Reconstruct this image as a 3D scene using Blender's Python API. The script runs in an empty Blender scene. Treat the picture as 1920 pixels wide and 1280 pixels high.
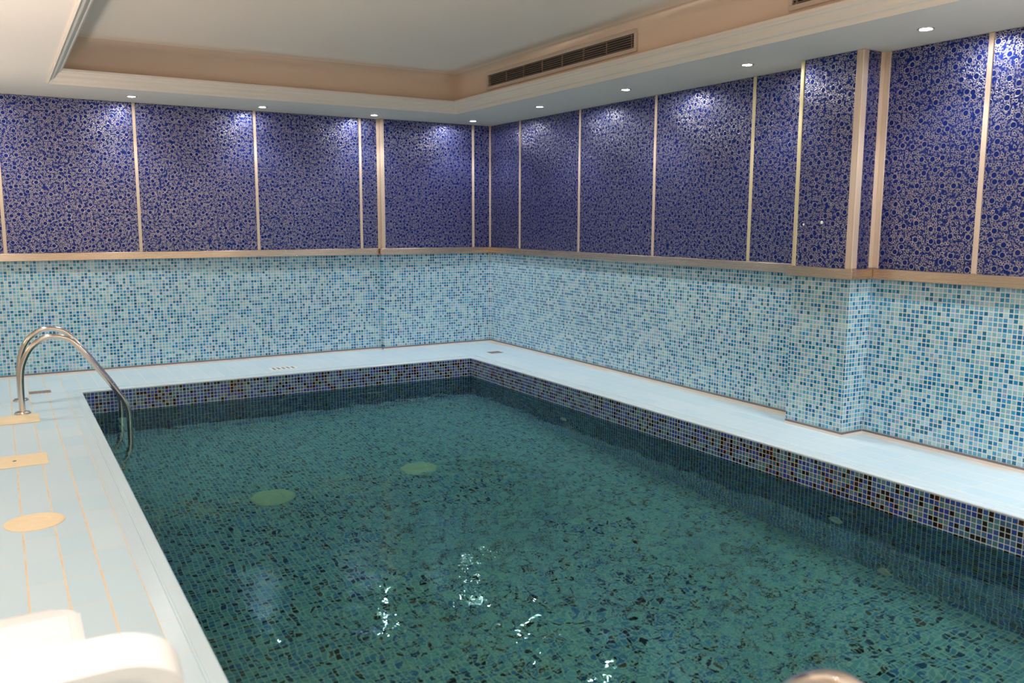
import bpy, bmesh, math, random
import numpy as np
from mathutils import Vector, Matrix

scn = bpy.context.scene
COL = scn.collection
rnd = random.Random(7)

# ------------------------------------------------------------------ camera
YAW, PITCH, ROLL = 0.5411, 0.1405, 0.0035
cam_d = bpy.data.cameras.new('camera')
cam = bpy.data.objects.new('camera', cam_d)
COL.objects.link(cam)
cam_d.sensor_fit = 'HORIZONTAL'
cam_d.sensor_width = 36.0
cam_d.lens = 36.0 * 1599.28 / 1920.0
cam_d.clip_start = 0.05
cam_d.clip_end = 100
_f = Vector((math.sin(YAW)*math.cos(PITCH), math.cos(YAW)*math.cos(PITCH), -math.sin(PITCH)))
_r = Vector((math.cos(YAW), -math.sin(YAW), 0))
_u = _r.cross(_f)
_r2 = math.cos(ROLL)*_r + math.sin(ROLL)*_u
_u2 = -math.sin(ROLL)*_r + math.cos(ROLL)*_u
_m = Matrix((( _r2.x, _u2.x, -_f.x, -4.931), (_r2.y, _u2.y, -_f.y, -8.698), (_r2.z, _u2.z, -_f.z, 1.413), (0, 0, 0, 1)))
cam.matrix_world = _m
cam_d.dof.use_dof = True
cam_d.dof.focus_distance = 8.0
cam_d.dof.aperture_fstop = 3.2
scn.camera = cam

# ------------------------------------------------------------------ world, exposure, sampling options
w = bpy.data.worlds.new('world')
scn.world = w
w.use_nodes = True
w.node_tree.nodes['Background'].inputs[0].default_value = (0.9, 0.85, 0.8, 1)
w.node_tree.nodes['Background'].inputs[1].default_value = 0.0
scn.view_settings.view_transform = 'Standard'
scn.view_settings.look = 'None'
scn.view_settings.gamma = 1.0
scn.view_settings.use_curve_mapping = False
scn.view_settings.exposure = 0.0
cy = scn.cycles
cy.use_denoising = True
cy.max_bounces = 10
cy.diffuse_bounces = 5
cy.glossy_bounces = 4
cy.transmission_bounces = 6
cy.transparent_max_bounces = 6
cy.caustics_reflective = False
cy.caustics_refractive = True
cy.blur_glossy = 0.5
cy.sample_clamp_indirect = 300.0

# ------------------------------------------------------------------ main sizes (metres)
H = 2.48                     # soffit height
WB = 0.052                   # back wall plane, left part (the pilaster at its right end stands at y = 0)
XL, YN = -5.95, -10.3        # left wall and the wall behind the camera
PX0, PX1, PY0, PY1 = -4.41, -0.77, -7.75, -0.935      # pool opening
WZ, PZ = -0.195, -1.15       # water level, pool floor
TX0, TX1, TY0, TY1 = -4.51, -0.88, -9.1, -0.89        # ceiling recess opening
TZ = 2.845
COLX, COLY0, COLY1 = -0.21, -5.09, -4.62              # column on the right wall
BZ0, BZ1 = 1.043, 1.113      # steel band

# lamps: x, y, colour, power factor
COOL, WARM, MID = (1.0, 0.99, 0.99), (1.0, 0.89, 0.78), (1.0, 0.96, 0.89)
LAMPS = [(-3.83, -0.385, MID, 1.0), (-2.67, -0.30, COOL, .9), (-1.53, -0.28, COOL, .9), (-0.43, -0.375, COOL, 1.0),
         (-0.448, -1.73, COOL, 1.0), (-0.43, -3.0, MID, 1.2), (-0.43, -4.33, MID, 1.2), (-0.41, -5.64, COOL, 1.25),
         (-0.42, -6.95, COOL, 1.6), (-0.42, -8.25, COOL, 2.2),  # right row carried on out of view, added for more light
         (-5.02, -0.40, MID, 0.9), (-5.0, -1.75, WARM, 0.7), (-5.0, -3.1, WARM, 0.7), (-5.0, -4.45, MID, 0.6),  # third and fourth are unseen, added to brighten the room
         (-5.0, -5.8, MID, 0.6), (-5.0, -7.15, MID, 0.7), (-5.0, -8.5, WARM, 1.0), (-3.4, -9.6, WARM, 1.2), (-1.8, -9.6, COOL, 1.5)]  # all of these unseen, added for room brightness
LAMP_W = 38.0
LENS_E = 460.0
UP_W = 110.0

# added unseen fill spots along left wall and behind camera to brighten the ceiling
for ux, uy, up in ((-5.70, -1.6, 0.40), (-5.70, -4.2, 0.8), (-5.70, -7.0, 1.0), (-3.4, -9.5, 1.6), (-1.2, -9.5, 1.6)):
    ul = bpy.data.lights.new('added_fill_spot', 'SPOT')
    ul.energy = UP_W * up
    ul.color = (1.0, 0.88, 0.78)
    ul.spot_size = math.radians(150)
    ul.spot_blend = 0.35
    ul.shadow_soft_size = 0.12
    uo = bpy.data.objects.new('added_fill_spot', ul)
    COL.objects.link(uo)
    uo.location = (ux, uy, 0.9)
    uo.rotation_euler = (math.pi, 0, 0)

# ------------------------------------------------------------------ node helpers
def new_mat(name):
    m = bpy.data.materials.new(name)
    m.use_nodes = True
    nt = m.node_tree
    return m, nt, nt.nodes['Principled BSDF']

def node(nt, t, **kw):
    n = nt.nodes.new(t)
    for k, v in kw.items():
        setattr(n, k, v)
    return n

def setin(nt, sock, v):
    if isinstance(v, bpy.types.NodeSocket):
        nt.links.new(v, sock)
    else:
        sock.default_value = v

def M(nt, op, a, b=0.0, c=0.0, clamp=False):
    n = node(nt, 'ShaderNodeMath', operation=op)
    n.use_clamp = clamp
    for i, v in enumerate((a, b, c)):
        setin(nt, n.inputs[i], v)
    return n.outputs[0]

def mixc(nt, f, a, b):
    n = node(nt, 'ShaderNodeMix', data_type='RGBA')
    setin(nt, n.inputs[0], f)
    for i, v in ((6, a), (7, b)):
        setin(nt, n.inputs[i], v if isinstance(v, bpy.types.NodeSocket) else (*v, 1))
    return n.outputs[2]

def comb(nt, x, y, z=0.0):
    n = node(nt, 'ShaderNodeCombineXYZ')
    for i, v in enumerate((x, y, z)):
        setin(nt, n.inputs[i], v)
    return n.outputs[0]

def pos(nt):
    g = node(nt, 'ShaderNodeNewGeometry')
    s = node(nt, 'ShaderNodeSeparateXYZ')
    nt.links.new(g.outputs['Position'], s.inputs[0])
    return s.outputs[0], s.outputs[1], s.outputs[2]

def ramp(nt, fac, stops, interp='CONSTANT'):
    n = node(nt, 'ShaderNodeValToRGB')
    cr = n.color_ramp
    cr.interpolation = interp
    while len(cr.elements) < len(stops):
        cr.elements.new(0.5)
    for e, (p, c) in zip(cr.elements, stops):
        e.position = p
        e.color = (*c, 1)
    setin(nt, n.inputs[0], fac)
    return n.outputs[0]

def noise(nt, vec, scale, detail=2.0, rough=0.5):
    n = node(nt, 'ShaderNodeTexNoise')
    setin(nt, n.inputs['Vector'], vec)
    n.inputs['Scale'].default_value = scale
    n.inputs['Detail'].default_value = detail
    n.inputs['Roughness'].default_value = rough
    return n.outputs[0]

def bump(nt, h, strength, dist):
    b = node(nt, 'ShaderNodeBump')
    b.inputs['Strength'].default_value = strength
    b.inputs['Distance'].default_value = dist
    nt.links.new(h, b.inputs['Height'])
    return b.outputs[0]

def plain(name, col, rough=0.5, metal=0.0, spec=0.5, nz=None):
    m, nt, b = new_mat(name)
    b.inputs['Base Color'].default_value = (*col, 1)
    b.inputs['Roughness'].default_value = rough
    b.inputs['Metallic'].default_value = metal
    b.inputs['Specular IOR Level'].default_value = spec
    if nz:
        g = node(nt, 'ShaderNodeTexCoord')
        n = noise(nt, g.outputs['Object'], nz[0], 3.0)
        f = M(nt, 'MULTIPLY', n, nz[1])
        nt.links.new(mixc(nt, f, col, tuple(c*0.6 for c in col)), b.inputs['Base Color'])
        nt.links.new(bump(nt, n, 0.15, 0.002), b.inputs['Normal'])
    return m

# ------------------------------------------------------------------ materials
PITCH_T = 0.029
def mosaic(name, axis_u, axis_v, stops, grout, gw=0.10, u0=0.0, v0=0.0, rough=0.12, stain=None):
    """square glass mosaic; axis_u / axis_v pick world axes, joints are drawn from world position"""
    m, nt, b = new_mat(name)
    P = pos(nt)
    u = M(nt, 'DIVIDE', M(nt, 'SUBTRACT', P[axis_u], u0), PITCH_T)
    v = M(nt, 'DIVIDE', M(nt, 'SUBTRACT', P[axis_v], v0), PITCH_T)
    fu, fv = M(nt, 'FLOOR', u), M(nt, 'FLOOR', v)
    cu, cv = M(nt, 'SUBTRACT', u, fu), M(nt, 'SUBTRACT', v, fv)
    eu = M(nt, 'MINIMUM', cu, M(nt, 'SUBTRACT', 1.0, cu))
    ev = M(nt, 'MINIMUM', cv, M(nt, 'SUBTRACT', 1.0, cv))
    e = M(nt, 'MINIMUM', eu, ev)
    wn = node(nt, 'ShaderNodeTexWhiteNoise', noise_dimensions='2D')
    nt.links.new(comb(nt, fu, fv), wn.inputs['Vector'])
    wn2 = node(nt, 'ShaderNodeTexWhiteNoise', noise_dimensions='2D')
    nt.links.new(comb(nt, M(nt, 'ADD', fu, 91.0), fv), wn2.inputs['Vector'])
    tile = ramp(nt, wn.outputs[0], stops)
    br = M(nt, 'ADD', 0.86, M(nt, 'MULTIPLY', wn2.outputs[0], 0.28))
    hs = node(nt, 'ShaderNodeHueSaturation')
    nt.links.new(tile, hs.inputs['Color'])
    nt.links.new(br, hs.inputs['Value'])
    g = M(nt, 'SMOOTH_MIN', 1.0, M(nt, 'MULTIPLY', M(nt, 'SUBTRACT', e, gw*0.7), 1.0/(gw*0.6), clamp=True), 0.02, clamp=True)
    gc = grout
    if stain:
        s = noise(nt, comb(nt, P[0], P[1], P[2]), 3.0, 3.0)
        sf = M(nt, 'MULTIPLY', M(nt, 'SUBTRACT', s, 0.56), 7.0, clamp=True)
        gc = mixc(nt, sf, grout, stain)
    nt.links.new(mixc(nt, g, gc, hs.outputs[0]), b.inputs['Base Color'])
    nt.links.new(M(nt, 'ADD', rough, M(nt, 'MULTIPLY', M(nt, 'SUBTRACT', 1.0, g), 0.5)), b.inputs['Roughness'])
    nt.links.new(bump(nt, g, 0.35, 0.002), b.inputs['Normal'])
    return m

LIGHT_T = [(0.0, (0.22, 0.52, 0.63)), (0.19, (0.085, 0.37, 0.57)), (0.35, (0.30, 0.53, 0.69)), (0.49, (0.04, 0.30, 0.55)),
           (0.58, (0.34, 0.57, 0.62)), (0.67, (0.22, 0.40, 0.62)), (0.74, (0.006, 0.23, 0.52)), (0.80, (0.0, 0.155, 0.38)), (0.91, (0.0, 0.17, 0.31))]
DARK_T = [(0.0, (0.018, 0.080, 0.38)), (0.20, (0.045, 0.15, 0.34)), (0.36, (0.055, 0.20, 0.26)), (0.50, (0.012, 0.05, 0.36)),
          (0.62, (0.09, 0.22, 0.32)), (0.69, (0.028, 0.13, 0.26)), (0.76, (0.004, 0.003, 0.006)), (0.95, (0.03, 0.006, 0.006))]
POOL_T = [(0.0, (0.24, 0.45, 0.47)), (0.22, (0.13, 0.30, 0.44)), (0.38, (0.31, 0.47, 0.43)), (0.52, (0.16, 0.35, 0.38)),
          (0.64, (0.08, 0.20, 0.38)), (0.76, (0.015, 0.05, 0.13)), (0.88, (0.004, 0.007, 0.016)), (0.96, (0.12, 0.07, 0.04))]
GROUT_L, GROUT_D = (0.68, 0.72, 0.70), (0.70, 0.76, 0.78)
MOS_X = mosaic('light_mosaic_along_x', 0, 2, LIGHT_T, GROUT_L)
MOS_Y = mosaic('light_mosaic_along_y', 1, 2, LIGHT_T, GROUT_L)
DRK_X = mosaic('dark_mosaic_along_x', 0, 2, DARK_T, GROUT_D, gw=0.062, v0=-0.0125, stain=(0.74, 0.58, 0.44))
DRK_Y = mosaic('dark_mosaic_along_y', 1, 2, DARK_T, GROUT_D, gw=0.062, v0=-0.0125, stain=(0.74, 0.58, 0.44))
FLR = mosaic('pool_floor_mosaic', 0, 1, POOL_T, (0.56, 0.64, 0.50), rough=0.25)

def bubble_panel():
    """deep blue laminate printed with raised silver rings of three sizes"""
    m, nt, b = new_mat('blue_bubble_laminate')
    P = pos(nt)
    vec = comb(nt, M(nt, 'ADD', P[0], M(nt, 'MULTIPLY', P[1], 1.0)), P[2])
    def vor(scale, rn, off):
        v = node(nt, 'ShaderNodeTexVoronoi', voronoi_dimensions='2D', feature='F1')
        mp = node(nt, 'ShaderNodeVectorMath', operation='ADD')
        nt.links.new(vec, mp.inputs[0])
        mp.inputs[1].default_value = (off, off*1.7, 0)
        nt.links.new(mp.outputs[0], v.inputs['Vector'])
        v.inputs['Scale'].default_value = scale
        v.inputs['Randomness'].default_value = rn
        return M(nt, 'DIVIDE', v.outputs['Distance'], scale), v.outputs['Color']
    def band(d, r0, r1, s):
        a = M(nt, 'DIVIDE', M(nt, 'SUBTRACT', d, r0), s, clamp=True)
        c = M(nt, 'DIVIDE', M(nt, 'SUBTRACT', r1, d), s, clamp=True)
        return M(nt, 'MULTIPLY', a, c)
    dA, cA = vor(12.5, 0.72, 0.0)
    dB, cB = vor(33.0, 0.80, 3.1)
    dC, cC = vor(58.0, 0.85, 7.7)
    dD, cD = vor(90.0, 0.9, 1.3)
    sep = node(nt, 'ShaderNodeSeparateColor'); nt.links.new(cA, sep.inputs[0])
    pres = M(nt, 'GREATER_THAN', sep.outputs[0], 0.10)
    ringA = M(nt, 'MULTIPLY', band(dA, 0.0155, 0.0195, 0.0012), pres)
    notA = M(nt, 'SUBTRACT', 1.0, M(nt, 'MULTIPLY', M(nt, 'LESS_THAN', dA, 0.0165), pres))
    ringB = band(dB, 0.0048, 0.0092, 0.0012)
    notB = M(nt, 'GREATER_THAN', dB, 0.006)
    ringC = band(dC, 0.0026, 0.0056, 0.001)
    notC = M(nt, 'GREATER_THAN', dC, 0.003)
    ringD = band(dD, 0.0014, 0.0032, 0.0008)
    small = M(nt, 'MAXIMUM', ringB, M(nt, 'MULTIPLY', notB, M(nt, 'MAXIMUM', ringC, M(nt, 'MULTIPLY', M(nt, 'MULTIPLY', ringD, notC), 0.35))))
    ring = M(nt, 'MAXIMUM', ringA, M(nt, 'MULTIPLY', small, notA))
    big = noise(nt, vec, 26.0, 1.0)
    gap = M(nt, 'MULTIPLY', M(nt, 'SUBTRACT', big, 0.33), 12.0, clamp=True)
    ring = M(nt, 'MAXIMUM', ringA, M(nt, 'MULTIPLY', M(nt, 'MULTIPLY', small, notA), gap))
    nt.links.new(mixc(nt, ring, (0.007, 0.023, 0.20), (0.55, 0.54, 0.53)), b.inputs['Base Color'])
    nt.links.new(M(nt, 'ADD', 0.72, M(nt, 'MULTIPLY', ring, 0.22)), b.inputs['Metallic'])
    nt.links.new(M(nt, 'SUBTRACT', 0.40, M(nt, 'MULTIPLY', ring, 0.15)), b.inputs['Roughness'])
    b.inputs['Specular IOR Level'].default_value = 0.4
    nt.links.new(bump(nt, ring, 0.35, 0.0012), b.inputs['Normal'])
    return m
PANEL = bubble_panel()

def deck_tile():
    m, nt, b = new_mat('pale_blue_deck_tile')
    P = pos(nt)
    u = M(nt, 'DIVIDE', M(nt, 'ADD', P[0], 4.53), 0.13)
    v = M(nt, 'DIVIDE', M(nt, 'ADD', P[1], 5.323), 0.28)
    du = M(nt, 'MULTIPLY', M(nt, 'ABSOLUTE', M(nt, 'SUBTRACT', M(nt, 'FRACT', M(nt, 'ADD', u, 0.5)), 0.5)), 0.13)
    dv = M(nt, 'MULTIPLY', M(nt, 'ABSOLUTE', M(nt, 'SUBTRACT', M(nt, 'FRACT', M(nt, 'ADD', v, 0.5)), 0.5)), 0.28)
    n1 = noise(nt, comb(nt, P[0], M(nt, 'MULTIPLY', P[1], 1.0), 0.0), 9.0, 3.0, 0.7)
    n0 = noise(nt, comb(nt, P[0], P[1], 0.0), 1.3, 2.0)
    wid = M(nt, 'ADD', 0.0025, M(nt, 'MULTIPLY', n1, 0.0035))
    gu = M(nt, 'MULTIPLY', M(nt, 'SUBTRACT', wid, du), 600.0, clamp=True)
    gv = M(nt, 'MULTIPLY', M(nt, 'SUBTRACT', M(nt, 'MULTIPLY', wid, 0.6), dv), 600.0, clamp=True)
    left = M(nt, 'LESS_THAN', P[0], -4.40)
    warm = mixc(nt, M(nt, 'MULTIPLY', M(nt, 'SUBTRACT', n1, 0.3), 2.2, clamp=True), (0.80, 0.68, 0.50), (0.74, 0.52, 0.27))
    pale = (0.74, 0.76, 0.74)
    gcol = mixc(nt, left, pale, warm)
    wn = node(nt, 'ShaderNodeTexWhiteNoise', noise_dimensions='2D')
    nt.links.new(comb(nt, M(nt, 'FLOOR', u), M(nt, 'FLOOR', v)), wn.inputs['Vector'])
    tcol = mixc(nt, wn.outputs[0], (0.50, 0.68, 0.79), (0.56, 0.71, 0.80))
    c = mixc(nt, M(nt, 'MULTIPLY', gv, 0.85), tcol, mixc(nt, left, (0.70, 0.76, 0.78), (0.76, 0.66, 0.54)))
    c = mixc(nt, gu, c, gcol)
    # ochre lime deposits along the foot of the right wall
    s1 = noise(nt, comb(nt, P[0], M(nt, 'MULTIPLY', P[1], 0.7), 0.0), 2.2, 4.0, 0.6)
    near = M(nt, 'MULTIPLY', M(nt, 'ADD', P[0], 0.09), 14.0, clamp=True)
    st = M(nt, 'MULTIPLY', near, M(nt, 'MULTIPLY', M(nt, 'SUBTRACT', s1, 0.42), 5.0, clamp=True))
    c = mixc(nt, M(nt, 'MULTIPLY', st, 0.75), c, (0.62, 0.42, 0.20))
    nt.links.new(c, b.inputs['Base Color'])
    rib = M(nt, 'SINE', M(nt, 'MULTIPLY', P[0], 2*math.pi/0.0065))
    nt.links.new(M(nt, 'ADD', 0.30, M(nt, 'MULTIPLY', n0, 0.15)), b.inputs['Roughness'])
    hh = M(nt, 'SUBTRACT', M(nt, 'MULTIPLY', rib, 0.12), M(nt, 'MAXIMUM', gu, gv))
    nt.links.new(bump(nt, hh, 0.3, 0.0012), b.inputs['Normal'])
    return m
DECK = deck_tile()

def coping_tile():
    m, nt, b = new_mat('pale_blue_coping_tile')
    P = pos(nt)
    def joint(a, off):
        v = M(nt, 'DIVIDE', M(nt, 'ADD', a, off), 0.28)
        return M(nt, 'MULTIPLY', M(nt, 'ABSOLUTE', M(nt, 'SUBTRACT', M(nt, 'FRACT', M(nt, 'ADD', v, 0.5)), 0.5)), 0.28)
    alongx = M(nt, 'MULTIPLY', M(nt, 'GREATER_THAN', P[1], PY1), 1.0)
    inx = M(nt, 'MULTIPLY', M(nt, 'GREATER_THAN', P[0], PX0), M(nt, 'LESS_THAN', P[0], PX1))
    endside = M(nt, 'MULTIPLY', M(nt, 'MAXIMUM', alongx, M(nt, 'LESS_THAN', P[1], PY0)), inx)
    d = M(nt, 'ADD', M(nt, 'MULTIPLY', endside, joint(P[0], 4.41)), M(nt, 'MULTIPLY', M(nt, 'SUBTRACT', 1.0, endside), joint(P[1], 5.323)))
    g = M(nt, 'MULTIPLY', M(nt, 'SUBTRACT', 0.0022, d), 900.0, clamp=True)
    nz = noise(nt, comb(nt, P[0], P[1], P[2]), 14.0, 3.0)
    gc = mixc(nt, nz, (0.80, 0.72, 0.60), (0.60, 0.56, 0.50))
    nt.links.new(mixc(nt, M(nt, 'MULTIPLY', g, 0.8), (0.57, 0.72, 0.81), gc), b.inputs['Base Color'])
    b.inputs['Roughness'].default_value = 0.22
    nt.links.new(bump(nt, M(nt, 'SUBTRACT', 1.0, g), 0.3, 0.001), b.inputs['Normal'])
    return m
COPING = coping_tile()

def plaster(name, a, bcol, sc=0.9):
    m, nt, b = new_mat(name)
    g = node(nt, 'ShaderNodeTexCoord')
    n = noise(nt, g.outputs['Object'], sc, 3.0)
    nt.links.new(mixc(nt, n, a, bcol), b.inputs['Base Color'])
    b.inputs['Roughness'].default_value = 0.75
    n2 = noise(nt, g.outputs['Object'], 60.0, 2.0)
    nt.links.new(bump(nt, n2, 0.06, 0.002), b.inputs['Normal'])
    return m
SOFFIT = plaster('white_plaster', (0.85, 0.78, 0.73), (0.82, 0.75, 0.70))
TRAYM = plaster('cream_plaster', (0.84, 0.73, 0.64), (0.81, 0.70, 0.61))
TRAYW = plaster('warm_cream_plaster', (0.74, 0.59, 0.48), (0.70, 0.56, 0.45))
CORN = plaster('cornice_plaster', (0.84, 0.76, 0.68), (0.80, 0.71, 0.63), 3.0)
WALLP = plaster('warm_wall_plaster', (0.74, 0.62, 0.50), (0.70, 0.58, 0.46))

def brushed(name, col, rough, sx, sz, aniso=0.7, metal=1.0):
    m, nt, b = new_mat(name)
    g = node(nt, 'ShaderNodeTexCoord')
    mp = node(nt, 'ShaderNodeMapping')
    nt.links.new(g.outputs['Object'], mp.inputs[0])
    mp.inputs['Scale'].default_value = (sx, sx, sz)
    n = noise(nt, mp.outputs[0], 1.0, 3.0)
    nt.links.new(mixc(nt, n, tuple(c*0.95 for c in col), col), b.inputs['Base Color'])
    b.inputs['Metallic'].default_value = metal
    nt.links.new(M(nt, 'ADD', rough, M(nt, 'MULTIPLY', n, 0.1)), b.inputs['Roughness'])
    b.inputs['Anisotropic'].default_value = aniso
    tg = node(nt, 'ShaderNodeCombineXYZ')          # level brushing draws highlights out upright
    tg.inputs[2].default_value = 1.0
    if aniso > 0: nt.links.new(tg.outputs[0], b.inputs['Tangent'])
    nt.links.new(bump(nt, n, 0.08, 0.001), b.inputs['Normal'])
    return m
STEEL = brushed('brushed_steel', (0.66, 0.54, 0.44), 0.22, 0.8, 220.0, aniso=0.85)
STRIP = brushed('champagne_aluminium', (0.68, 0.55, 0.44), 0.38, 6.0, 6.0, aniso=0.0, metal=0.35)
STRIPG = brushed('pale_brass_aluminium', (0.66, 0.60, 0.38), 0.36, 6.0, 6.0, aniso=0.0, metal=0.35)
CHROME = plain('polished_steel', (0.66, 0.60, 0.55), 0.16, 1.0)
SKIRT_D = plain('grey_metal_edge', (0.22, 0.20, 0.21), 0.4, 0.5)
SKIRT_W = plain('white_plinth', (0.72, 0.66, 0.62), 0.4)
PLASTIC = plain('white_resin', (0.92, 0.93, 0.95), 0.35)
YELLOWED = plain('yellowed_plastic', (0.88, 0.73, 0.48), 0.45, nz=(22.0, 0.30))
DRAINM = plain('tarnished_brass', (0.36, 0.27, 0.20), 0.45, 0.3, nz=(60.0, 0.6))
WHITEPL = plain('white_fitting', (0.84, 0.84, 0.80), 0.35)
DRAINY = plain('yellowed_white_fitting', (0.72, 0.74, 0.42), 0.4)
BLACK = plain('duct_shade_black', (0.012, 0.010, 0.009), 0.8)  # shade inside the duct, put into the colour
GRILLE = plain('beige_enamel', (0.62, 0.52, 0.44), 0.4, 0.1)
SLAT = plain('dark_beige_enamel', (0.30, 0.23, 0.17), 0.4, 0.1)
RINGM = plain('lamp_bezel', (0.62, 0.58, 0.55), 0.3, 0.8)
STEPM = plain('step_tread', (0.70, 0.66, 0.60), 0.4)

def emis(name, col, s):
    m, nt, b = new_mat(name)
    b.inputs['Base Color'].default_value = (0.9, 0.9, 0.9, 1)
    b.inputs['Emission Color'].default_value = (*col, 1)
    b.inputs['Emission Strength'].default_value = s
    return m

def water_mat():
    m = bpy.data.materials.new('pool_water')
    m.use_nodes = True
    nt = m.node_tree
    for n in list(nt.nodes):
        if n.type != 'OUTPUT_MATERIAL':
            nt.nodes.remove(n)
    out = nt.nodes['Material Output']
    g = node(nt, 'ShaderNodeBsdfGlass')
    g.inputs['Color'].default_value = (0.46, 0.71, 0.72, 1)
    g.inputs['Roughness'].default_value = 0.0
    g.inputs['IOR'].default_value = 1.333
    P = pos(nt)
    fine = noise(nt, comb(nt, P[0], P[1], 0.0), 34.0, 2.0, 0.55)
    gust = noise(nt, comb(nt, P[0], P[1], 0.0), 1.1, 2.0)
    ex = M(nt, 'POWER', M(nt, 'DIVIDE', M(nt, 'ADD', P[0], 2.55), 1.35), 2.0)
    ey = M(nt, 'POWER', M(nt, 'DIVIDE', M(nt, 'ADD', P[1], 5.4), 1.9), 2.0)
    jet = M(nt, 'EXPONENT', M(nt, 'MULTIPLY', M(nt, 'ADD', ex, ey), -1.0))     # water stirred by the return jets
    amt = M(nt, 'ADD', 0.02, M(nt, 'MULTIPLY', jet, M(nt, 'ADD', 0.35, M(nt, 'MULTIPLY', M(nt, 'SUBTRACT', gust, 0.42), 4.0, clamp=True))))
    nt.links.new(bump(nt, M(nt, 'MULTIPLY', fine, amt), 1.0, 0.00095), g.inputs['Normal'])
    nt.links.new(g.outputs[0], out.inputs[0])
    return m
WATER = water_mat()

# ------------------------------------------------------------------ mesh helpers
def obj(name, bm, mats, parent=None, smooth=False, loc=None):
    me = bpy.data.meshes.new(name)
    bm.normal_update()
    bm.to_mesh(me)
    bm.free()
    for mt in (mats if isinstance(mats, (list, tuple)) else [mats]):
        me.materials.append(mt)
    if smooth:
        me.polygons.foreach_set('use_smooth', [True]*len(me.polygons))
    o = bpy.data.objects.new(name, me)
    COL.objects.link(o)
    if parent:
        o.parent = parent
    if loc is not None:
        o.location = loc
    return o

def box(bm, x0, x1, y0, y1, z0, z1, mi=0, bev=0.0):
    r = bmesh.ops.create_cube(bm, size=1.0)
    vs = r['verts']
    for v in vs:
        v.co = Vector((x0 + (v.co.x+0.5)*(x1-x0), y0 + (v.co.y+0.5)*(y1-y0), z0 + (v.co.z+0.5)*(z1-z0)))
    fs = set(f for v in vs for f in v.link_faces)
    for f in fs:
        f.material_index = mi
    if bev > 0:
        es = list(set(e for v in vs for e in v.link_edges))
        bmesh.ops.bevel(bm, geom=es, offset=bev, segments=2, affect='EDGES', profile=0.5)
    return bm

def quad(bm, pts, mi=0):
    f = bm.faces.new([bm.verts.new(p) for p in pts])
    f.material_index = mi
    return f

def tube(bm, pts, r, seg=16, cap=True):
    P = [Vector(p) for p in pts]
    rings = []
    t0 = (P[1]-P[0]).normalized()
    up = Vector((0, 1, 0)) if abs(t0.y) < 0.9 else Vector((1, 0, 0))
    n = (up - t0*up.dot(t0)).normalized()
    for i, p in enumerate(P):
        if i == 0: t = t0
        elif i == len(P)-1: t = (P[i]-P[i-1]).normalized()
        else: t = ((P[i+1]-P[i]).normalized() + (P[i]-P[i-1]).normalized()).normalized()
        n = (n - t*n.dot(t)).normalized()
        b = t.cross(n)
        rings.append([bm.verts.new(p + (n*math.cos(a) + b*math.sin(a))*r) for a in [2*math.pi*k/seg for k in range(seg)]])
    for a, b2 in zip(rings, rings[1:]):
        for k in range(seg):
            bm.faces.new((a[k], a[(k+1) % seg], b2[(k+1) % seg], b2[k]))
    if cap:
        bm.faces.new(list(reversed(rings[0])))
        bm.faces.new(rings[-1])

def lathe(bm, prof, c, seg=32, axis='Z', mi=0):
    """prof: (radius, height) pairs along the axis"""
    rings = []
    for r, h in prof:
        ring = []
        for k in range(seg):
            a = 2*math.pi*k/seg
            q = (r*math.cos(a), r*math.sin(a), h)
            if axis == 'X': q = (h, q[0], q[1])
            ring.append(bm.verts.new((c[0]+q[0], c[1]+q[1], c[2]+q[2])))
        rings.append(ring)
    for a, b in zip(rings, rings[1:]):
        for k in range(seg):
            f = bm.faces.new((a[k], a[(k+1) % seg], b[(k+1) % seg], b[k])); f.material_index = mi
    f = bm.faces.new(list(reversed(rings[0]))); f.material_index = mi
    f = bm.faces.new(rings[-1]); f.material_index = mi

def smooth_path(pts, n=8):
    """Catmull-Rom through pts"""
    P = [Vector(p) for p in pts]
    P = [2*P[0]-P[1]] + P + [2*P[-1]-P[-2]]
    out = []
    for i in range(1, len(P)-2):
        for k in range(n):
            t = k/n
            out.append(0.5*((2*P[i]) + (P[i+1]-P[i-1])*t + (2*P[i-1]-5*P[i]+4*P[i+1]-P[i+2])*t*t + (3*P[i]-P[i-1]-3*P[i+1]+P[i+2])*t**3))
    out.append(P[-2])
    return out

def thing(name, label, cat, loc=(0, 0, 0), group=None):
    o = bpy.data.objects.new(name, None)
    o.empty_display_size = 0.1
    COL.objects.link(o)
    o.location = loc
    o['label'] = label
    o['category'] = cat
    if group: o['group'] = group
    return o

def tag(o, label, cat, group=None):
    o['label'] = label
    o['category'] = cat
    if group: o['group'] = group
    return o

def struct(name, bm, mats, smooth=False):
    o = obj(name, bm, mats, smooth=smooth)
    o['kind'] = 'structure'
    return o

def dup(root, loc, label, group=None):
    r = root.copy(); COL.objects.link(r)
    r.location = loc
    r['label'] = label
    if group: r['group'] = group
    for ch in root.children:
        c = ch.copy(); COL.objects.link(c); c.parent = r
        for g in ch.children:
            d = g.copy(); COL.objects.link(d); d.parent = c
    return r

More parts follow.
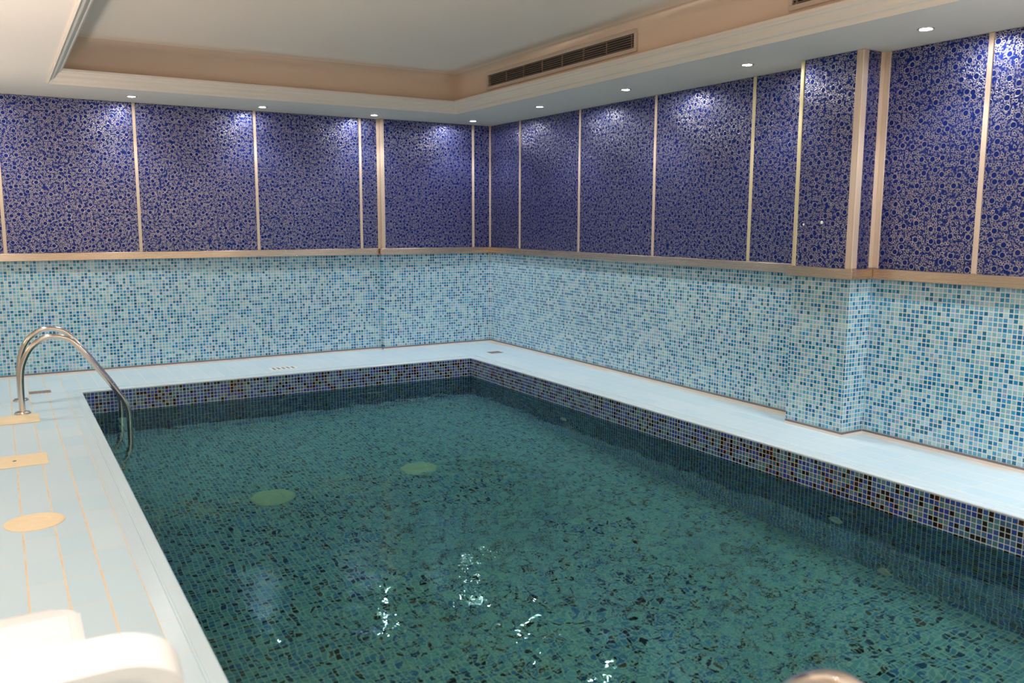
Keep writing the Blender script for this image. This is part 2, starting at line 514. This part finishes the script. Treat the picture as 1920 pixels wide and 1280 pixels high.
# ------------------------------------------------------------------ setting: walls
T = 0.12
b = bmesh.new()                                     # back wall: mosaic dado below, plain substrate above, pilaster at the right
box(b, XL, 0.0, WB, WB+T, -0.0, BZ0+0.02, 0)
box(b, XL, 0.0, WB, WB+T, BZ0+0.02, H, 1)
box(b, -1.345, 0.0, 0.0, WB, 0.0, BZ0+0.02, 0)
box(b, -1.345, 0.0, 0.0, WB, BZ0+0.02, H, 1)
struct('wall_back', b, [MOS_X, WALLP])
b = bmesh.new()
box(b, 0.0, T, YN, WB+T, 0.0, BZ0+0.02, 0)
box(b, 0.0, T, YN, WB+T, BZ0+0.02, H, 1)
struct('wall_right', b, [MOS_Y, WALLP])
b = bmesh.new()                                     # column: front face and the two short side faces
box(b, COLX, 0.0, COLY0, COLY1, 0.0, BZ0+0.02, 0)
box(b, COLX, 0.0, COLY0, COLY1, BZ0+0.02, H, 1)
for f in b.faces:
    if f.material_index == 0 and abs(f.normal.y) > 0.5: f.material_index = 2
b.normal_update()
for f in b.faces:
    if f.material_index == 0 and abs(f.normal.y) > 0.5: f.material_index = 2
struct('wall_column', b, [MOS_Y, WALLP, MOS_X])
b = bmesh.new(); box(b, XL-T, XL, YN, WB+T, 0.0, H, 0); struct('wall_left', b, WALLP)
b = bmesh.new(); box(b, XL-T, T, YN-T, YN, 0.0, H, 0); struct('wall_front', b, WALLP)

# ------------------------------------------------------------------ setting: floor around the pool
CW = 0.12
b = bmesh.new()
box(b, XL, PX0-CW, YN, WB, -0.10, 0.0)
box(b, PX1+CW, 0.0, YN, WB, -0.10, 0.0)
box(b, PX0-CW, PX1+CW, PY1+CW, WB, -0.10, 0.0)
box(b, PX0-CW, PX1+CW, YN, PY0-CW, -0.10, 0.0)
struct('floor', b, DECK)

def sweep_rect(bm, prof, x0, x1, y0, y1, closed_prof=False):
    """profile (o, z): o = distance outward from the rectangle"""
    loops = []
    for o, z in prof:
        loops.append([bm.verts.new(q) for q in ((x0-o, y0-o, z), (x1+o, y0-o, z), (x1+o, y1+o, z), (x0-o, y1+o, z))])
    n = len(loops)
    for i in range(n if closed_prof else n-1):
        a, c = loops[i], loops[(i+1) % n]
        for k in range(4):
            bm.faces.new((a[k], a[(k+1) % 4], c[(k+1) % 4], c[k]))
b = bmesh.new()
sweep_rect(b, [(0.012, -0.013), (0.0, -0.0125), (-0.002, -0.006), (0.001, -0.001), (0.006, 0.0015), (0.044, 0.002), (0.048, 0.0), (0.051, -0.004), (0.057, -0.004), (0.060, 0.0), (0.064, 0.001), (CW, 0.0), (CW, -0.06), (0.012, -0.06)], PX0, PX1, PY0, PY1, True)
bmesh.ops.recalc_face_normals(b, faces=b.faces[:])
struct('trim_1', b, COPING)                          # coping tiles round the pool edge

# ------------------------------------------------------------------ pool basin
b = bmesh.new()
wt = 0.10
def pool_wall(x0, x1, y0, y1, mi):
    box(b, x0, x1, y0, y1, PZ-0.1, -0.0125, mi)
pool_wall(PX0, PX1, PY1, PY1+wt, 0)
pool_wall(PX0, PX1, PY0-wt, PY0, 0)
pool_wall(PX1, PX1+wt, PY0-wt, PY1+wt, 1)
pool_wall(PX0-wt, PX0, PY0-wt, PY1+wt, 1)
box(b, PX0, PX1, PY0, PY1, PZ-0.1, PZ, 2)
pool = obj('pool_basin', b, [DRK_X, DRK_Y, FLR])
pool['kind'] = 'structure'

# water surface: a real rippled sheet
def water():
    nx, ny = 440, 826
    xs = np.linspace(PX0, PX1, nx); ys = np.linspace(PY0, PY1, ny)
    X, Y = np.meshgrid(xs, ys)
    rs = np.random.RandomState(5)
    Z = np.zeros_like(X)
    env = 0.24 + 1.0*np.exp(-(((X+2.75)/0.95)**2 + ((Y+5.9)/1.7)**2)) + 0.25*np.exp(-(((X+1.2)/0.9)**2 + ((Y+2.0)/1.2)**2))
    n = 80
    for i in range(n):
        Lw = 0.034 * (0.60/0.034)**rs.rand()
        th = rs.rand()*2*np.pi
        k = 2*np.pi/Lw
        s = 0.0062 * rs.uniform(0.5, 1.3)
        ph = rs.rand()*6.28
        wob = 0.6*np.sin(1.3*X*np.cos(th+1)+1.7*Y*np.sin(th+1)+ph*2)
        Z += (s/k)*np.sin(k*(X*np.cos(th)+Y*np.sin(th)) + ph + wob)
    Z = Z*env + WZ
    vs = np.stack([X.ravel(), Y.ravel(), Z.ravel()], 1)
    idx = np.arange(nx*ny).reshape(ny, nx)
    fs = np.stack([idx[:-1, :-1].ravel(), idx[:-1, 1:].ravel(), idx[1:, 1:].ravel(), idx[1:, :-1].ravel()], 1)
    me = bpy.data.meshes.new('pool_water')
    me.vertices.add(len(vs)); me.vertices.foreach_set('co', vs.astype(np.float32).ravel())
    me.loops.add(fs.size); me.loops.foreach_set('vertex_index', fs.astype(np.int32).ravel())
    me.polygons.add(len(fs)); me.polygons.foreach_set('loop_start', np.arange(0, fs.size, 4, dtype=np.int32))
    me.update(calc_edges=True)
    me.polygons.foreach_set('use_smooth', [True]*len(me.polygons))
    me.materials.append(WATER)
    o = bpy.data.objects.new('pool_water', me)
    COL.objects.link(o)
    o['kind'] = 'stuff'
    return tag(o, 'clear green-tinted rippling water filling the mosaic pool', 'water')
wat = water()

# ------------------------------------------------------------------ ceiling
b = bmesh.new()
for (x0, x1, y0, y1) in ((XL, TX0, YN, WB), (TX1, 0.0, YN, WB), (TX0, TX1, TY1, WB), (TX0, TX1, YN, TY0)):
    box(b, x0, x1, y0, y1, H, H+0.10, 0)
R = 0.10                                             # recess: sides with a soft cove up to the raised ceiling
prof = [(0.0, H+0.05), (0.0, TZ-R)] + [(-R+R*math.cos(a), TZ-R+R*math.sin(a)) for a in [math.pi/2*k/8 for k in range(1, 9)]]
s0 = len(b.faces)
loops = []
for o, z in prof:
    loops.append([b.verts.new(q) for q in ((TX0-o, TY0-o, z), (TX1+o, TY0-o, z), (TX1+o, TY1+o, z), (TX0-o, TY1+o, z))])
for a, c in zip(loops, loops[1:]):
    for k in range(4):
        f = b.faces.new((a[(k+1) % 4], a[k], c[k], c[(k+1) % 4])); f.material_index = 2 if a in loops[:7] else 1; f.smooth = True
f = b.faces.new(list(reversed(loops[-1]))); f.material_index = 1
struct('ceiling', b, [SOFFIT, TRAYM, TRAYW])

b = bmesh.new()                                      # moulded cornice ring on the recess edge
sweep_rect(b, [(0.0, H), (0.0, H-0.010), (-0.012, H-0.014), (-0.020, H-0.004), (-0.026, H+0.010), (-0.046, H+0.016), (-0.060, H+0.030),
               (-0.068, H+0.050), (-0.084, H+0.062), (-0.094, H+0.064), (-0.098, H+0.074), (-0.108, H+0.080), (-0.108, H+0.096), (0.0, H+0.104)], TX0, TX1, TY0, TY1, True)
bmesh.ops.recalc_face_normals(b, faces=b.faces[:])
struct('trim_2', b, CORN)

# ------------------------------------------------------------------ steel band, strips, skirting (trim of the setting)
tn = [2]
def trim(bm, mats, smooth=False):
    tn[0] += 1
    return struct('trim_%d' % tn[0], bm, mats, smooth)
BP = 0.034
b = bmesh.new(); box(b, XL, -1.345-BP*0, WB-BP, WB, BZ0, BZ1, 0, 0.004); trim(b, STEEL)
b = bmesh.new(); box(b, -1.345-BP, 0.0, -BP, 0.0, BZ0, BZ1, 0, 0.004); trim(b, STEEL)
b = bmesh.new(); box(b, -BP, 0.0, COLY1, -BP, BZ0, BZ1, 0, 0.004); trim(b, STEEL)
b = bmesh.new(); box(b, COLX-BP, COLX, COLY0-BP, COLY1+BP, BZ0, BZ1, 0, 0.004); box(b, COLX, -BP, COLY0-BP, COLY0, BZ0, BZ1, 0, 0.004); trim(b, STEEL)
b = bmesh.new(); box(b, -BP, 0.0, YN, COLY0-BP, BZ0, BZ1, 0, 0.004); trim(b, STEEL)

SP = 0.016                                           # vertical divider strips
def vstrip(axis, plane, c, wdt=0.028, mat=STRIP, depth=SP):
    b = bmesh.new()
    if axis == 'back': box(b, c-wdt/2, c+wdt/2, plane-depth, plane, BZ1, H, 0, 0.003)
    else: box(b, plane-depth, plane, c-wdt/2, c+wdt/2, BZ1, H, 0, 0.003)
    trim(b, mat)
BACK_S = [-4.87, -3.766, -2.663, -1.565]
for c in BACK_S: vstrip('back', WB, c, mat=STRIP)
vstrip('back', WB, -1.362, 0.034)
b = bmesh.new(); box(b, -1.348, -1.315, -SP, 0.0, BZ1, H, 0, 0.003); box(b, -1.356, -1.345, -SP, WB-SP, BZ1, H, 0, 0.002); trim(b, STRIP)
vstrip('back', 0.0, -0.234)
b = bmesh.new(); box(b, -0.022, 0.0, -0.022, 0.0, BZ1, H, 0, 0.004); trim(b, STRIP)
RIGHT_S = [-0.666, -1.777, -2.894, -4.01]
for c in RIGHT_S: vstrip('right', 0.0, c, mat=STRIPG if c < -3.5 else STRIP)
vstrip('right', COLX, COLY1-0.014, 0.030, STRIPG)
b = bmesh.new(); box(b, COLX-SP, COLX, COLY0, COLY0+0.036, BZ1, H, 0, 0.003); box(b, COLX-SP, COLX+0.036, COLY0-SP, COLY0, BZ1, H, 0, 0.003); trim(b, STRIP)
b = bmesh.new(); box(b, -0.05, 0.0, COLY0-SP, COLY0, BZ1, H, 0, 0.003); box(b, -SP, 0.0, COLY0-0.055, COLY0-SP, BZ1, H, 0, 0.003); trim(b, STRIP)
RIGHT_S2 = [-5.785, -6.90, -8.02, -9.13]
for c in RIGHT_S2: vstrip('right', 0.0, c, 0.032)

def skirt(name, x0, x1, y0, y1, d):
    """low plinth with a grey metal edge along the foot of a wall; d = outward direction"""
    b = bmesh.new()
    box(b, x0, x1, y0, y1, 0.0, 0.016, 1)
    e = 0.004
    xx0, xx1, yy0, yy1 = x0, x1, y0, y1
    if d == 'y': yy0 += e
    else: xx0 += e
    box(b, xx0, xx1, yy0, yy1, 0.016, 0.029, 0)
    o = struct(name, b, [SKIRT_D, SKIRT_W])
    return o
K = 0.010
skirt('baseboard_back', XL, -1.345, WB-K, WB, 'y')
skirt('baseboard_pilaster', -1.345-K, 0.0, -K, 0.0, 'y')
skirt('baseboard_right', -K, 0.0, COLY1, -K, 'x')
skirt('baseboard_column', COLX-K, COLX, COLY0-K, COLY1, 'x')
skirt('baseboard_return', COLX, -K, COLY0-K, COLY0, 'y')
skirt('baseboard_side', -K, 0.0, YN, COLY0-K, 'x')
b = bmesh.new()                                      # grout beads in the inner corners of the mosaic
box(b, -0.006, 0.0, -0.006, 0.0, 0.029, BZ0); trim(b, SKIRT_W)

# ------------------------------------------------------------------ blue panels between the strips
PT = 0.010
def panel_bm(axis, plane, a0, a1):
    b = bmesh.new()
    if axis == 'back': box(b, a0, a1, plane-PT, plane, BZ1, H-0.002, 0, 0.0015)
    elif axis == 'right': box(b, plane-PT, plane, a0, a1, BZ1, H-0.002, 0, 0.0015)
    return b
g = 0.014
PGB, PGR = 'bubble-patterned panels of the back wall', 'bubble-patterned panels of the right wall'
def panel(axis, plane, a0, a1, label, group):
    return tag(obj('wall_panel', panel_bm(axis, plane, a0, a1), PANEL), label, 'wall panel', group)
panel('back', WB, XL, BACK_S[0]-g, 'dark blue bubble-patterned panel cut off by the left edge of the photo', PGB)
panel('back', WB, BACK_S[0]+g, BACK_S[1]-g, 'wide dark blue bubble-patterned panel above the pool ladder, left of the first downlight', PGB)
panel('back', WB, BACK_S[1]+g, BACK_S[2]-g, 'wide blue bubble-patterned panel on back wall between the two leftmost downlights', PGB)
panel('back', WB, BACK_S[2]+g, BACK_S[3]-g, 'wide blue bubble-patterned panel on back wall, third wide one from the left', PGB)
panel('back', WB, BACK_S[3]+g, -1.379, 'narrow blue bubble-patterned panel left of the double strip on the back wall', PGB)
panel('back', 0.0, -1.315, -0.234-g, 'bright violet-blue bubble-patterned panel on the pilaster right of the double strip', PGB)
panel('back', 0.0, -0.234+g, -0.022, 'narrow dark blue panel filling the back wall up to the room corner', PGB)
panel('right', 0.0, -0.666+g, -0.022, 'narrow violet-blue panel on the right wall starting at the room corner', PGR)
panel('right', 0.0, -1.777+g, -0.666-g, 'blue bubble-patterned panel on right wall, second from the room corner', PGR)
panel('right', 0.0, -2.894+g, -1.777-g, 'blue bubble-patterned panel on right wall, third from the room corner', PGR)
panel('right', 0.0, -4.01+g, -2.894-g, 'greyish blue bubble-patterned panel with bright glare at its top, fourth from the corner', PGR)
panel('right', 0.0, COLY1, -4.01-g, 'teal-tinged bubble-patterned panel tucked between a brass strip and the column', PGR)
colp = panel('right', COLX, COLY0+0.036, COLY1-0.029, 'darkest bubble-patterned panel on the front face of the column', PGR)
b = bmesh.new(); box(b, COLX+0.036, -0.05, COLY0-PT, COLY0, BZ1, H-0.002, 0, 0.0015)
tag(obj('wall_panel', b, PANEL), 'slim blue panel on the short side face of the column', 'wall panel', PGR)
panel('right', 0.0, RIGHT_S2[0]+0.016, COLY0-0.055, 'violet-blue bubble-patterned panel right of the column with large clear rings', PGR)
panel('right', 0.0, RIGHT_S2[1]+0.016, RIGHT_S2[0]-0.016, 'blue panel with strong white glare cut off by the right edge of the photo', PGR)
panel('right', 0.0, RIGHT_S2[2]+0.016, RIGHT_S2[1]-0.016, 'blue bubble-patterned panel on right wall, nearer the viewer than the glaring one', PGR)
panel('right', 0.0, RIGHT_S2[3]+0.016, RIGHT_S2[2]-0.016, 'blue bubble-patterned panel on right wall, last but one before the near wall', PGR)
panel('right', 0.0, YN, RIGHT_S2[3]-0.016, 'blue bubble-patterned panel on right wall beside the near wall', PGR)
for (yy, zz, rr) in ((-4.70, 1.395, 0.008), (-4.85, 1.41, 0.011)):   # two filled screw holes
    b = bmesh.new(); lathe(b, [(rr, -0.003), (rr*0.8, -0.0045)], (0, 0, 0), 12, 'X')
    o = obj('screw_plug', b, WHITEPL, colp, loc=(COLX-PT+0.003, yy, zz)); o['label'] = 'white filled screw hole'

# ------------------------------------------------------------------ downlights
def make_lamp_parts(root, col, p):
    b = bmesh.new()
    prof = [(0.046, 0.0), (0.046, -0.004), (0.040, -0.006), (0.033, -0.004), (0.031, 0.003)]
    rings = []
    for r, h in prof:
        rings.append([b.verts.new((r*math.cos(2*math.pi*k/28), r*math.sin(2*math.pi*k/28), h)) for k in range(28)])
    for a, c in zip(rings, rings[1:]):
        for k in range(28):
            b.faces.new((a[k], a[(k+1) % 28], c[(k+1) % 28], c[k]))
    obj('bezel', b, RINGM, root, True)
    b = bmesh.new()
    lathe(b, [(0.0315, -0.001), (0.026, -0.0035), (0.014, -0.005)], (0, 0, 0), 24)
    m = lens_mat(col, p)
    obj('lamp_lens', b, m, root, True)
def lens_mat(c, p):
    return emis('lit_lamp_lens', c, LENS_E * p)
LLAB = ['recessed downlight above the first strip on the back wall, warm starry glow', 'recessed downlight in back soffit, second from the left',
        'recessed downlight in back soffit near the double strip', 'recessed downlight in the soffit closest to the far room corner, back row',
        'first recessed downlight of the right soffit counted from the far corner', 'round bright recessed downlight below the right end of the air grille',
        'greenish-white recessed downlight in right soffit, left of the column', 'recessed downlight in right soffit nearest the right edge of the photo',
        'added unseen downlight in right soffit, first one outside the photo', 'added unseen downlight in right soffit nearest the near wall',
        'recessed downlight in the back soffit left corner, outside the photo', 'recessed downlight in left soffit, closest to the back wall',
        'added unseen downlight in left soffit, second from the back wall', 'added unseen downlight in left soffit, third from the back wall',
        'added unseen downlight in left soffit, fourth from the back wall', 'added unseen downlight in left soffit, fifth from the back wall',
        'added unseen downlight in left soffit above the viewer', 'added unseen downlight in near soffit, left one', 'added unseen downlight in near soffit, right one']
for i, (x, y, c, p) in enumerate(LAMPS):
    root = thing('downlight', LLAB[i], 'ceiling light', (x, y, H), 'recessed downlights in the soffit')
    make_lamp_parts(root, c, p)
    ld = bpy.data.lights.new('downlight_beam', 'SPOT')
    ld.energy = LAMP_W * p
    ld.color = c
    ld.spot_size = math.radians(112)
    ld.spot_blend = 0.55
    ld.shadow_soft_size = 0.028
    lo = bpy.data.objects.new('downlight_beam', ld)
    COL.objects.link(lo)
    lo.parent = root
    lo.location = (0, 0, -0.012)

# ------------------------------------------------------------------ air grilles in the recess side
def grille(y0, y1, label, nd):
    zc0, zc1 = 2.622, 2.783
    x = TX1
    root = thing('air_grille', label, 'air vent', (x, (y0+y1)/2, zc0), 'air grilles in the ceiling recess')
    L = abs(y1-y0)/2
    hh = zc1-zc0
    fw = 0.030
    b = bmesh.new()
    box(b, -0.016, 0.0, -L, L, 0.0, fw, 0, 0.003); box(b, -0.016, 0.0, -L, L, hh-fw, hh, 0, 0.003)
    box(b, -0.016, 0.0, -L, -L+fw, fw, hh-fw, 0, 0.003); box(b, -0.016, 0.0, L-fw, L, fw, hh-fw, 0, 0.003)
    obj('frame', b, GRILLE, root)
    b = bmesh.new(); box(b, -0.002, 0.0, -L+fw, L-fw, fw, hh-fw); obj('duct_shade_sheet', b, BLACK, root)  # black sheet stands in for the shade behind the slats
    ns = 6
    for k in range(ns):
        z = fw + (hh-2*fw)*(k+0.5)/ns
        b = bmesh.new(); box(b, -0.011, -0.002, -L+fw, L-fw, z-0.002, z+0.002); obj('slat', b, SLAT, root)
    for k in range(nd+1):
        yy = -L+fw+0.03 + (2*L-2*fw-0.06)*k/nd
        b = bmesh.new(); box(b, -0.013, -0.002, yy-0.003, yy+0.003, fw, hh-fw); obj('divider', b, SLAT, root)
grille(-3.70, -1.50, 'long beige slotted air grille in the right side of the ceiling recess', 7)
grille(-7.28, -5.08, 'beige air grille cut off by the top edge of the photo', 7)

# ------------------------------------------------------------------ pool ladders
def ladder(loc, rot, label, ys, path, with_steps=True):
    root = thing('pool_ladder', label, 'pool ladder', loc, None)
    root.rotation_euler = (0, 0, rot)
    for yy in ys:
        b = bmesh.new()
        tube(b, [(p[0], yy, p[1]) for p in smooth_path([(q[0], q[1], 0) for q in path], 8)], 0.021, 18)
        obj('rail', b, CHROME, root, True)
        b = bmesh.new()
        lathe(b, [(0.056, 0.0), (0.056, 0.004), (0.046, 0.016), (0.024, 0.020)], (path[0][0], yy, 0.0), 28)
        obj('flange', b, CHROME, root, True)
    if with_steps:
        for z in (-0.30, -0.55, -0.80):
            b = bmesh.new()
            box(b, path[-5][0]-0.035, path[-5][0]+0.035, min(ys)+0.018, max(ys)-0.018, z-0.02, z+0.012, 0, 0.006)
            obj('step', b, STEPM, root)
    return root
LP = [(0, 0.0), (0, 0.14), (0.008, 0.29), (0.030, 0.385), (0.085, 0.485), (0.175, 0.548), (0.255, 0.553), (0.345, 0.520), (0.42, 0.43), (0.50, 0.315), (0.60, 0.165),
      (0.675, 0.045), (0.708, -0.04), (0.715, -0.15), (0.715, -0.45), (0.715, -0.75), (0.690, -0.88), (0.60, -0.93), (0.465, -0.935)]
ladder((-4.853, -1.335, 0.0), 0.0, 'steel pool ladder with two arched rails at the far left pool corner', (-0.265, 0.265), LP)
# second ladder at the near end: only the crown of one rail reaches into the frame
nl = ladder((-4.01, -8.10, 0.0), math.pi/2, 'blurred steel ladder rail crown at the bottom edge of the photo', (-0.25, 0.25),
       [(0.06, 0.0), (0.06, 0.30), (0.09, 0.50), (0.16, 0.595), (0.25, 0.642), (0.34, 0.605), (0.41, 0.52), (0.44, 0.40), (0.45, 0.2), (0.46, -0.05), (0.47, -0.3), (0.47, -0.6), (0.46, -0.88), (0.44, -0.93), (0.37, -0.94)])

# ------------------------------------------------------------------ fittings of pool and deck
def disc(name, label, cat, c, r, h, mat, group=None, axis='Z', prof=None):
    b = bmesh.new()
    lathe(b, prof or [(r, 0.0), (r, h*0.6), (r*0.93, h), (r*0.55, h), (r*0.52, h*0.7)], (0, 0, 0), 32, axis)
    return tag(obj(name, b, mat, smooth=False, loc=c), label, cat, group)
disc('main_drain', 'round yellowish floor drain under water, left of the two', 'pool drain', (-3.40, -2.91, PZ), 0.15, 0.02, DRAINY, 'floor drains of the pool')
disc('main_drain', 'round yellowish floor drain under water, right of the two', 'pool drain', (-2.25, -2.85, PZ), 0.15, 0.02, DRAINY, 'floor drains of the pool')
ip = [(0.045, 0.0), (0.045, -0.008), (0.036, -0.014), (0.02, -0.014), (0.018, -0.006)]
disc('inlet_nozzle', 'white round wall inlet under water below the column', 'pool inlet', (PX1, -5.52, -0.62), 0.05, 0.01, WHITEPL, 'wall inlets of the pool', 'X', ip)
disc('inlet_nozzle', 'faint white wall inlet under water, farther along the right pool wall', 'pool inlet', (PX1, -2.66, -0.64), 0.05, 0.01, WHITEPL, 'wall inlets of the pool', 'X', ip)
disc('inlet_nozzle', 'tan round fitting at the foot of the right pool wall', 'pool inlet', (PX1, -5.87, -1.10), 0.05, 0.01, YELLOWED, 'wall inlets of the pool', 'X', ip)
disc('skimmer_lid', 'round yellowed skimmer lid on the left deck', 'skimmer lid', (-4.868, -4.235, 0.0), 0.128, 0.006, YELLOWED)
b = bmesh.new(); box(b, -5.13, -4.753, -1.955, -1.675, 0.0, 0.006, 0, 0.003)
tag(obj('hatch_cover', b, YELLOWED), 'yellowed rectangular cover on the deck right in front of the ladder feet', 'floor hatch', 'yellowed deck covers')
b = bmesh.new(); box(b, -5.13, -4.758, -3.165, -2.89, 0.0, 0.006, 0, 0.003)
hc = tag(obj('hatch_cover', b, YELLOWED), 'yellowed rectangular cover with a dark screw, nearer the round lid', 'floor hatch', 'yellowed deck covers')
b = bmesh.new(); lathe(b, [(0.010, 0.0), (0.010, 0.003)], (-4.93, -3.03, 0.006), 12)
o = obj('screw_head', b, SKIRT_D, hc); o['label'] = 'dark screw head'
def plate(x0, x1, y0, y1, mat, label):
    root = thing('deck_drain', label, 'floor drain', ((x0+x1)/2, (y0+y1)/2, 0.0), 'small drains in the deck')
    lx, ly = (x1-x0)/2, (y1-y0)/2
    b = bmesh.new(); box(b, -lx, lx, -ly, ly, 0.0, 0.003, 0, 0.001); obj('plate', b, mat, root)
    b = bmesh.new()
    for k in range(5):
        xx = -lx*0.7 + 1.4*lx*k/4
        box(b, xx-lx*0.08, xx+lx*0.08, -ly*0.7, ly*0.7, 0.003, 0.0036)
    obj('slots', b, SKIRT_D, root)
plate(-4.79, -4.63, -0.83, -0.72, DRAINM, 'brown square deck drain behind the ladder')
plate(-0.45, -0.31, -0.83, -0.71, DRAINM, 'brown square deck drain in the far corner of the deck')
plate(-2.78, -2.52, -0.70, -0.56, WHITEPL, 'white drain plate on the back deck')

# ------------------------------------------------------------------ white sun lounger at the left bottom
def lounger():
    x1, x0 = -4.80, -5.44
    root = thing('sun_lounger', 'blurred white plastic sun lounger at the left bottom corner', 'sun lounger', ((x0+x1)/2, -6.9, 0.0))
    hw = (x1-x0)/2
    zb = 0.30
    def L(y): return y+6.9
    yf, yh = L(-6.02), L(-7.15)
    # bed: rounded slab with slatted top
    b = bmesh.new()
    r = 0.07
    out = []
    for cx, cy, a0 in ((hw-r, yf-r, 0), (-hw+r, yf-r, math.pi/2)):
        for k in range(9):
            a = a0 + math.pi/2*k/8
            out.append((cx+r*math.cos(a), cy+r*math.sin(a)))
    out += [(-hw, yh), (hw, yh)]
    top = [b.verts.new((x, y, zb)) for x, y in out]
    bot = [b.verts.new((x, y, zb-0.055)) for x, y in out]
    b.faces.new(top); b.faces.new(list(reversed(bot)))
    for i in range(len(out)):
        j = (i+1) % len(out)
        b.faces.new((top[j], top[i], bot[i], bot[j]))
    es = [e for e in b.edges if all(abs(v.co.z-zb) < 1e-6 for v in e.verts)]
    bmesh.ops.bevel(b, geom=es, offset=0.014, segments=3, affect='EDGES', profile=0.5)
    bmesh.ops.recalc_face_normals(b, faces=b.faces[:])
    o = obj('bed', b, PLASTIC, root, True)
    b = bmesh.new()
    n = 8
    for k in range(n):
        ya = yh + 0.04 + (yf-yh-0.10)*k/n
        box(b, -hw+0.03, hw-0.03, ya, ya+(yf-yh-0.10)/n-0.014, zb-0.002, zb+0.006, 0, 0.004)
    obj('bed_slats', b, PLASTIC, root)
    # backrest: thick rim with recessed rear, leaning back towards the viewer
    b = bmesh.new()
    wb = hw+0.06
    ang = math.radians(62)
    Lb = 0.615
    def bp(s, t, d):    # s across, t along the backrest, d thickness towards the rear
        return (s, yh - 0.02 - t*math.cos(ang) - d*math.sin(ang), zb + t*math.sin(ang) - d*math.cos(ang)*1.0)
    N = 24
    rr = 0.10
    outl = []
    for k in range(9):
        a = math.pi/2*k/8
        outl.append((wb-rr+rr*math.cos(a), Lb-rr+rr*math.sin(a)))
    for k in range(9):
        a = math.pi/2+math.pi/2*k/8
        outl.append((-wb+rr+rr*math.cos(a), Lb-rr+rr*math.sin(a)))
    outl += [(-wb, 0.0), (wb, 0.0)]
    def scale(o, q):
        return [(x*(1-q/wb), t-(q if t > 0.1 else 0)) for x, t in o]
    rimd = 0.055
    front = [b.verts.new(bp(x, t, 0.0)) for x, t in outl]
    rear = [b.verts.new(bp(x, t, rimd)) for x, t in outl]
    rear_in = [b.verts.new(bp(x, t, rimd)) for x, t in scale(outl, 0.022)]
    deep = [b.verts.new(bp(x, t, 0.012)) for x, t in scale(outl, 0.026)]
    b.faces.new(front)
    m = len(outl)
    for A, B in ((front, rear), (rear, rear_in), (rear_in, deep)):
        for i in range(m):
            j = (i+1) % m
            b.faces.new((A[j], A[i], B[i], B[j]))
    b.faces.new(list(reversed(deep)))
    bmesh.ops.recalc_face_normals(b, faces=b.faces[:])
    obj('backrest', b, PLASTIC, root)
    for sx in (-1, 1):
        for yy in (yf-0.12, yh+0.06):
            b = bmesh.new()
            xx = sx*(hw-0.06)
            box(b, xx-0.03, xx+0.03, yy-0.035, yy+0.035, 0.0, zb-0.05, 0, 0.008)
            for v in b.verts:
                if v.co.z < 0.05: v.co.x += sx*0.02
            obj('leg', b, PLASTIC, root)
    for sx in (-1, 1):      # prop struts that hold the backrest up
        b = bmesh.new()
        q = bp(sx*(hw-0.04), 0.30, 0.02)
        tube(b, [(sx*(hw-0.04), yh-0.40, 0.0), (sx*(hw-0.04), yh-0.36, 0.12), q], 0.016, 10)
        obj('prop', b, PLASTIC, root)
lounger()
